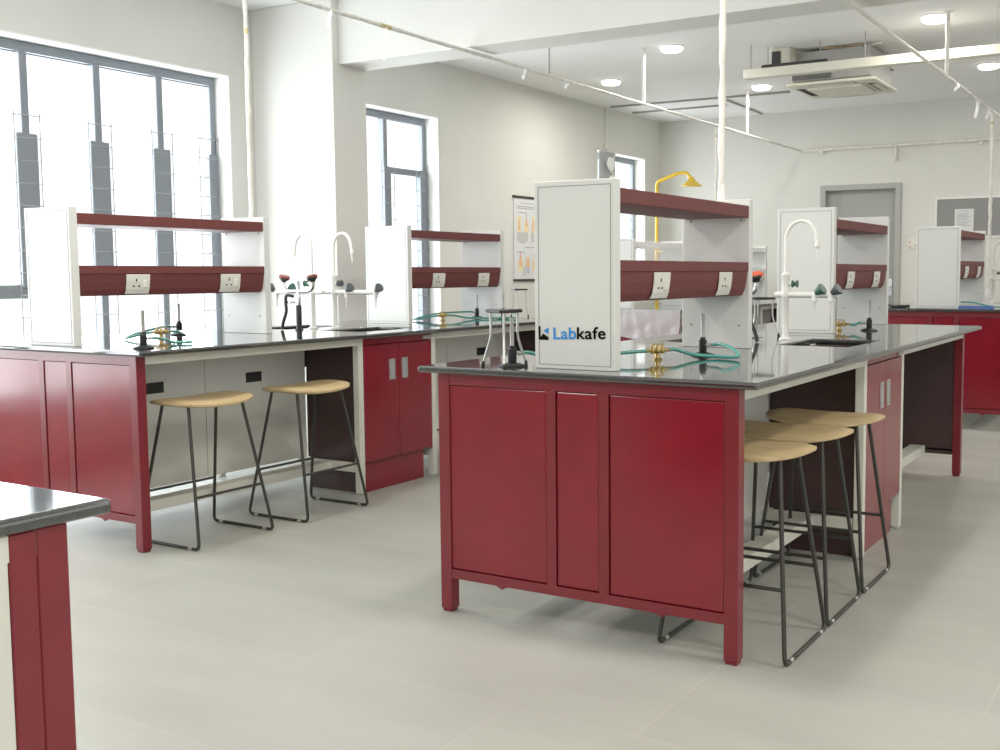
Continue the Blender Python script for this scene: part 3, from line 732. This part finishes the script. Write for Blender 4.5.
# ------------------------------------------------------------------ wall things
# poster
po = thing('poster', 'science poster with coloured flask drawings on the left wall', 'poster', (XW, 6.31, 1.17))
MB().box(.004, .007, 0, .62, 0, .86).build('sheet', 'paper', po)
MB().box(.002, .016, -.015, .635, .855, .880).box(.002, .016, -.015, .635, -.02, .004).build('hanging_rail', 'gunmetal', po)
px_ = MB(); layer = [.0075]
def blob(y, z, w, h, m, top=.5):
    layer[0] += .00006; q = layer[0]
    px_.add([(q, y-w/2, z), (q, y+w/2, z), (q, y+w/2*top, z+h), (q, y-w/2*top, z+h)], [(0, 1, 2, 3)], m)
for y in (.10, .38):
    blob(y, .50, .07, .17, 1, 1); blob(y, .52, .05, .10, 0, .7); blob(y+.14, .50, .11, .13, 1, .35); blob(y+.14, .56, .06, .09, 0, .5); blob(y+.14, .64, .03, .06, 2, 1)
    blob(y+.06, .40, .20, .10, 2, 1.1); blob(y+.06, .38, .10, .03, 2, 1)
    blob(y+.02, .09, .10, .11, 1, .8); blob(y+.02, .14, .09, .10, 0, .4); blob(y+.02, .23, .02, .06, 4, 1); blob(y+.16, .06, .08, .07, 3, 1); blob(y+.16, .13, .08, .10, 0, .9)
    blob(y+.09, .035, .03, .1, 2, 1)
for z, a, b in ((.80, .12, .55), (.765, .06, .58), (.745, .06, .50), (.335, .2, .5), (.285, .05, .2), (.70, .08, .25)):
    px_.add([(.0078, a, z), (.0078, b, z), (.0078, b, z+.010), (.0078, a, z+.010)], [(0, 1, 2, 3)], 5)
px_.build('printed_drawing', ['p_orange', 'p_yellow', 'p_grey', 'p_blue', 'p_red', 'ink'], po)
# notice board
nb = thing('notice_board', 'grey notice board with pale frame on the back wall', 'notice board', (-1.49, YB, 1.62))
MB().box(.02, 1.78, -.015, -.001, .02, .45).build('felt', 'board_grey', nb)
MB().box(0, 1.80, -.022, -.001, .45, .472).box(0, 1.80, -.022, -.001, 0, .02).box(0, .02, -.022, -.001, .02, .45).box(1.78, 1.80, -.022, -.001, .02, .45).build('frame', 'reveal_white', nb)
pp = MB().box(-.105, .105, -.0185, -.016, 0, .262)
for k, z in enumerate((.235, .20, .185, .17, .155, .14, .12, .10, .085, .07)): pp.box(-.04 if k == 0 else -.08, .04 if k == 0 else .07-.02*(k % 3), -.0195, -.0185, z, z+.006, 1)
tag(pp.build('notice_sheet', ['paper', 'ink'], None, (-1.165, YB, 1.690)), 'white printed sheet pinned on the grey notice board', 'paper')
sw = thing('wall_socket', 'small white double socket on the back wall beside the door', 'socket', (-1.745, YB, 1.50))
MB().box(-.05, .05, -.012, -.0005, 0, .12).build('plate', 'socket_white', sw, bevel=0.002, seg=1)
for z in (.015, .078): MB().box(-.040, -.018, -.016, -.011, z, z+.016, 0).build('indicator', 'p_red', sw)
MB().lathe([(.022, 0), (.022, .045)], (.03, -.012, .06), 12, 0, (0, -1, 0)).build('plug', 'socket_white', sw)

# emergency twin lamp on the corner of the third window
em = thing('emergency_light', 'dark twin-lamp emergency light in the corner of the far window', 'emergency light', (XW, 8.13, 2.28))
MB().box(.0015, .07, 0, .30, 0, .40).build('housing', 'alu', em, bevel=0.004, seg=1)
for y, z in ((.07, .245), (.11, .03)):
    MB().lathe([(.02, 0), (.05, .03), (.085, .06), (.078, .075)], (.07, y, z), 16, 0, (1, 0, 0)).build('lamp_head', 'lamp_rim', em)
MB().tube(spline([(.075, .285, .385), (.078, .21, .25), (.078, .20, .17), (.078, .28, .05)], 6), .012, 8).lathe([(.028, 0), (.022, .02)], (.07, .19, .17), 10, 0, (1, 0, 0)).build('cable', 'socket_white', em)
cd = thing('conduit', 'thin white conduit dropping from the ceiling to the emergency light', 'conduit', (XW, 8.30, 2.78))
MB().box(.001, .018, -.012, .012, 0, CE-2.78).build('channel', 'wall_paint', cd)
MB().box(.001, .03, -.04, .04, -.06, 0).build('junction_box', 'ac_white', cd)

# ------------------------------------------------------------------ overhead pipework
def wrap_tube(mb, p0, p1, r, amp=.12, n=10, m=0, step=.05):
    p0, p1 = Vector(p0), Vector(p1); k = max(2, int((p1-p0).length/step)); pts = []; rad = []
    for i in range(k+1):
        t = i/k; j = Vector((random.uniform(-1, 1), random.uniform(-1, 1), random.uniform(-1, 1)))*r*amp
        pts.append(p0.lerp(p1, t)+j); rad.append(r*(1+random.uniform(-amp, amp*1.4)))
    mb.tube(pts, r, n, m, radii=rad)
PZ = 2.722
X1, X2 = -3.105, -.52
def flap(root, p, h, w=.03):
    x, y, z = p; vs = []
    for i in range(6):
        t = i/5; vs += [(x-w/2*(1-.4*t)+.01*math.sin(t*5), y+.006*math.sin(t*7), z-h*t), (x+w/2*(1-.3*t)+.012*math.sin(t*4), y+.01*math.sin(t*6+1), z-h*t)]
    MB().add(vs, [(2*i, 2*i+1, 2*i+3, 2*i+2) for i in range(5)], 0, True).build('wrap_flap', 'film', root)
def hanger(root, x, y, z, drop=True):
    b = MB(); wrap_tube(b, (x, y, CE-.014), (x, y, z), .016, .12)
    h_ = b.build('hanger', 'pipe_wrap', root)
    MB().box(x-.035, x+.035, y-.012, y+.012, CE-.015, CE-.0005).build('ceiling_bracket', 'pipe_wrap', h_)
p1 = thing('supply_pipe', 'wrapped overhead pipe running along the room above the window bench', 'pipe', (0, 0, 0))
b = MB(); wrap_tube(b, (X1, -4, PZ), (X1, 9.76, PZ), .0125, .16, step=.10); b.build('pipe_run', 'pipe_wrap', p1)
for y in (5.47, 7.95): hanger(p1, X1, y, PZ)
for y, h in ((1.55, .10), (2.02, .20), (3.55, .08), (4.15, .06)): flap(p1, (X1, y, PZ), h)
MB().cyl((X1, 1.98, PZ), (X1, 2.08, PZ), .0155, 10).build('collar', 'pipe_yellow', p1)
MB().cyl((X1, 3.9, PZ), (X1, 3.9, CE-.001), .006, 8).box(X1-.015, X1+.015, 3.88, 3.92, CE-.20, CE-.001).build('beam_bracket', 'galv', p1)
p2 = thing('supply_pipe', 'wrapped overhead pipe at upper right running toward the back wall', 'pipe', (0, 0, 0))
b = MB(); wrap_tube(b, (X2, -4, PZ), (X2, 9.76, PZ), .0125, .16, step=.10); b.build('pipe_run', 'pipe_wrap', p2)
for y in (5.49,): hanger(p2, X2, y, PZ+.01)
for y, h in ((5.85, .06), (6.75, .16), (7.3, .1)): flap(p2, (X2, y, PZ), h)
p3 = thing('supply_pipe', 'thin cream pipe fixed along the top of the back wall', 'pipe', (0, 0, 0))
MB().cyl((X1+.02, YB-.04, PZ-.005), (2.5, YB-.04, PZ+.01), .015, 10).build('pipe_run', 'pipe_wrap', p3)
MB().cyl((-1.955, YB-.03, PZ-.01), (-1.955, YB-.03, 2.54), .018, 8).build('stub_pipe', 'pipe_wrap', p3)
for x in (-2.85, -1.0, .4): MB().box(x-.02, x+.02, YB-.06, YB-.0005, PZ-.05, PZ-.015).build('clip', 'socket_white', p3)
def drop(label, x, y, ztop, zbot, r=.022, tail=True, x_from=None):
    root = thing('drop_pipe', label, 'pipe', (x, y, zbot))
    b = MB(); wrap_tube(b, (0, 0, 0.06), (0, 0, ztop-zbot), r, .20)
    if x_from is not None: wrap_tube(b, (0, 0, ztop-zbot), (x_from-x, 0, ztop-zbot), r*.9, .12)
    b.build('pipe', 'pipe_wrap', root)
    if tail: MB().lathe([(.008, -.03), (.020, .0), (.022, .04), (.014, .10)], (0, 0, .03), 10).build('end_wrap', 'film', root)
    MB().cyl((0, 0, PZ-.12-zbot), (0, 0, PZ-.09-zbot), r*1.12, 10).build('collar', 'pipe_yellow', root)
    return root
drop('wrapped pipe dropping from above onto the middle bench behind the logo rack', -.660, 1.425, PZ+.02, 1.50, r=.014, x_from=X2)
drop('wrapped pipe dropping beside the large window behind the front rack', -3.555, 1.36, CE-.001, 1.40, r=.012)
drop('wrapped pipe dropping in front of the notice board', X2, 7.57, PZ, .965, r=.015)
drop('slim grey pipe dropping to the plastic-wrapped racks at the back', X1, 7.10, PZ, 1.50, r=.011, tail=False)

# ceiling cassette air conditioner
ac = thing('air_conditioner', 'cream cassette air conditioner hanging half installed from the ceiling', 'air conditioner', (-1.66, 6.60, 2.882))
MB().box(-.35, .35, -.35, .35, .04, .30).build('body', 'galv', ac, bevel=0.01)
fm = MB().prism([(-.40, -.40), (.40, -.40), (.40, .40), (-.40, .40)], 'z', 0, .028)
pn = fm.build('face_panel', 'ac_panel', ac, bevel=0.012)
MB().prism([(-.23, -.25), (.23, -.25), (.25, -.23), (.25, .23), (.23, .25), (-.23, .25), (-.25, .23), (-.25, -.23)], 'z', -.022, .0).build('intake_grille', 'ac_panel', pn, bevel=0.008)
for k in range(4):
    a = k*PI/2; q = Matrix.Rotation(a, 3, 'Z')
    vs = [q @ Vector(v) for v in ((-.20, -.365, -.0015), (.20, -.365, -.0015), (.23, -.285, -.0015), (-.23, -.285, -.0015))]
    MB().add(vs, [(0, 1, 2, 3)]).add([q @ Vector(v) for v in ((-.20, -.365, -.004), (.20, -.365, -.004), (.21, -.325, -.014), (-.21, -.325, -.014))], [(0, 1, 2, 3)], 1).build('air_vane', ['ac_dark', 'ac_panel'], pn)
MB().box(-.35, .0, -.362, -.35, .055, .15).build('side_shade', 'ac_dark', ac)  # dark plate paints shade onto the body's side
for sx in (-.34, .34):
    for sy in (-.34, .34): MB().cyl((sx, sy, .2), (sx, sy, CE-2.8825), .006, 8).box(sx-.03, sx+.03, sy-.03, sy+.03, .19, .205).build('hanging_rod', 'galv', ac)
cb = MB()
for k in range(7):
    pts = [(-.05+random.uniform(-.05, .05)+.32*t, -.30+random.uniform(-.05, .05), .308+random.uniform(0,.01)+0*random.uniform(-.02, .03)) for t in (0, .3, .6, 1)]
    cb.tube(spline(pts, 5), .008, 6)
cb.build('cable_bundle', 'cable_tan', ac)
MB().tube(spline([(.20, -.30, .30), (.22, -.30, .322), (.32, -.30, .310), (.44, -.32, .315)], 6), .012, 8).build('drain_hose', 'ac_white', ac)
tg = thing('cable_trunking', 'long white cable trunking hung below the ceiling by the air conditioner', 'trunking', (0, 5.85, 2.915))
MB().box(-2.30, 1.9, -.05, .05, 0, .075).build('channel', 'ac_white', tg, bevel=0.004)
for x in (-2.25, -1.25, -.1, 1.2): MB().cyl((x, 0, .07), (x, 0, CE-2.9155), .005, 8).build('hanging_rod', 'galv', tg)
ip = thing('insulated_pipe', 'dark grey insulated pipe lying above the white cable trunking', 'pipe', (0, 6.00, 3.025))
MB().cyl((-2.20, 0, 0), (-1.62, 0, .0), .030, 12).build('insulation', 'insulation', ip)
for x in (-2.15, -1.68): MB().cyl((x, 0, .02), (x, 0, CE-3.0255), .004, 8).build('hanging_rod', 'galv', ip)
db = thing('duct_box', 'white duct box with dark opening beside the air conditioner', 'duct', (-2.07, 6.20, 3.06))
MB().box(-.085, .085, -.10, .10, 0, .149).build('shell', 'ac_white', db, bevel=0.01); MB().box(-.08, .0, -.106, -.10, .01, .12).build('opening', 'insulation', db)

# thin ceiling conduits
for (xa, ya), (xb, yb), lab in (((-4.95, 8.80), (-3.70, 8.80), 'short grey conduit at the far left ceiling above the corner'),
                          ((-4.95, 8.24), (-2.75, 8.30), 'longer grey conduit on the ceiling left of the air conditioner'),
                          ((-3.56, 8.47), (-3.60, 9.72), 'grey conduit running along the ceiling to the back wall')):
    tag(MB().cyl((0, 0, 0), (xb-xa, yb-ya, 0), .011, 8).build('ceiling_conduit', 'galv', None, (xa, ya, CE-.012)), lab, 'conduit')

# recessed ceiling lights
spots = [((-2.88, 5.57), 'round ceiling light nearest the middle beam, left of the trunking'),
         ((-4.13, 6.75), 'round ceiling light nearest the left wall'),
         ((-2.90, 7.83), 'round ceiling light next to the hanger in front of the air conditioner'),
         ((-.645, 5.60), 'round ceiling light at the upper right by the pipe hanger'),
         ((-.61, 7.84), 'round ceiling light at the right edge behind the pipe')]
fill_lamps = [(-2.9, .2), (-.65, .2), (-2.9, -3.2), (1.6, -3.2), (1.6, .2), (3.6, .2), (1.6, 5.6), (3.6, 5.6), (3.6, -3.2), (-.65, -3.2)]  # unseen ceiling lamps, added to light the room evenly
proto = None
def lamp(x, y, name, size, watt, z, shape='DISK'):
    l = bpy.data.lights.new(name, 'AREA'); l.shape = shape; l.size = size; l.energy = watt; l.color = (1, .94, .84)
    o = bpy.data.objects.new(name, l); COL.objects.link(o); o.location = (x, y, z); return o
for i, ((x, y), lab) in enumerate(spots):
    if i == 0:
        proto = thing('ceiling_light', lab, 'ceiling light', (x, y, CE), 0, 'round ceiling lights')
        MB().lathe([(.08, -.001), (.108, -.001), (.108, -.010), (.100, -.012), (.08, -.010)], n=24).build('rim', 'lamp_rim', proto)
        MB().lathe([(.098, -.010), (.098, -.030), (.085, -.042), (.04, -.047), (.005, -.048)], n=24).build('diffuser', 'lamp_glow', proto)  # drum depth stands in for the bloom around the light
    else: dup(proto, (x, y, CE), 0, lab)
    lamp(x, y, 'ceiling_lamp', .17, 26, CE-.06)
for x, y in fill_lamps: lamp(x, y, 'ceiling_lamp', .5, 45, CE-.03)

# ------------------------------------------------------------------ daylight
w = bpy.data.worlds.new('sky'); SC.world = w; w.use_nodes = True
bg = w.node_tree.nodes['Background']; bg.inputs['Color'].default_value = (.97, .985, 1.0, 1); bg.inputs['Strength'].default_value = 2.2
def daylight(loc, rot, sx, sy, watt, col=(.93, .97, 1.0)):
    l = bpy.data.lights.new('window_daylight', 'AREA'); l.shape = 'RECTANGLE'; l.size = sx; l.size_y = sy; l.energy = watt; l.color = col
    o = bpy.data.objects.new('window_daylight', l); COL.objects.link(o); o.location = loc; o.rotation_euler = rot; return o
for W, e in ((W1, 480), (W2, 170), (W3, 100)):
    daylight((XW-WT-.25, (W[0]+W[1])/2, (W[2]+W[3])/2), (0, -PI/2, 0), W[3]-W[2]+.3, W[1]-W[0]+.5, e)

# ------------------------------------------------------------------ camera
f, cx, cy, yaw, pitch, roll = 1065.65, 593.1, 359.6, -.5169, .0814, -.0039
fw = Vector((math.sin(yaw)*math.cos(pitch), math.cos(yaw)*math.cos(pitch), -math.sin(pitch)))
r0 = Vector((math.cos(yaw), -math.sin(yaw), 0)); u0 = r0.cross(fw)
r = r0*math.cos(roll)+u0*math.sin(roll); u = -r0*math.sin(roll)+u0*math.cos(roll)
cd_ = bpy.data.cameras.new('camera'); cam = bpy.data.objects.new('camera', cd_); COL.objects.link(cam)
cd_.sensor_fit = 'HORIZONTAL'; cd_.sensor_width = 36; cd_.lens = f*36/1000; cd_.clip_start = .05
cd_.shift_x = (500-cx)/1000; cd_.shift_y = (cy-375)/1000
M = Matrix(((r.x, u.x, -fw.x, 1.2208), (r.y, u.y, -fw.y, -3.0577), (r.z, u.z, -fw.z, 1.2384), (0, 0, 0, 1)))
cam.matrix_world = M
SC.camera = cam
SC.view_settings.view_transform = 'Standard'
SC.view_settings.exposure = -0.60; SC.view_settings.gamma = 1.10
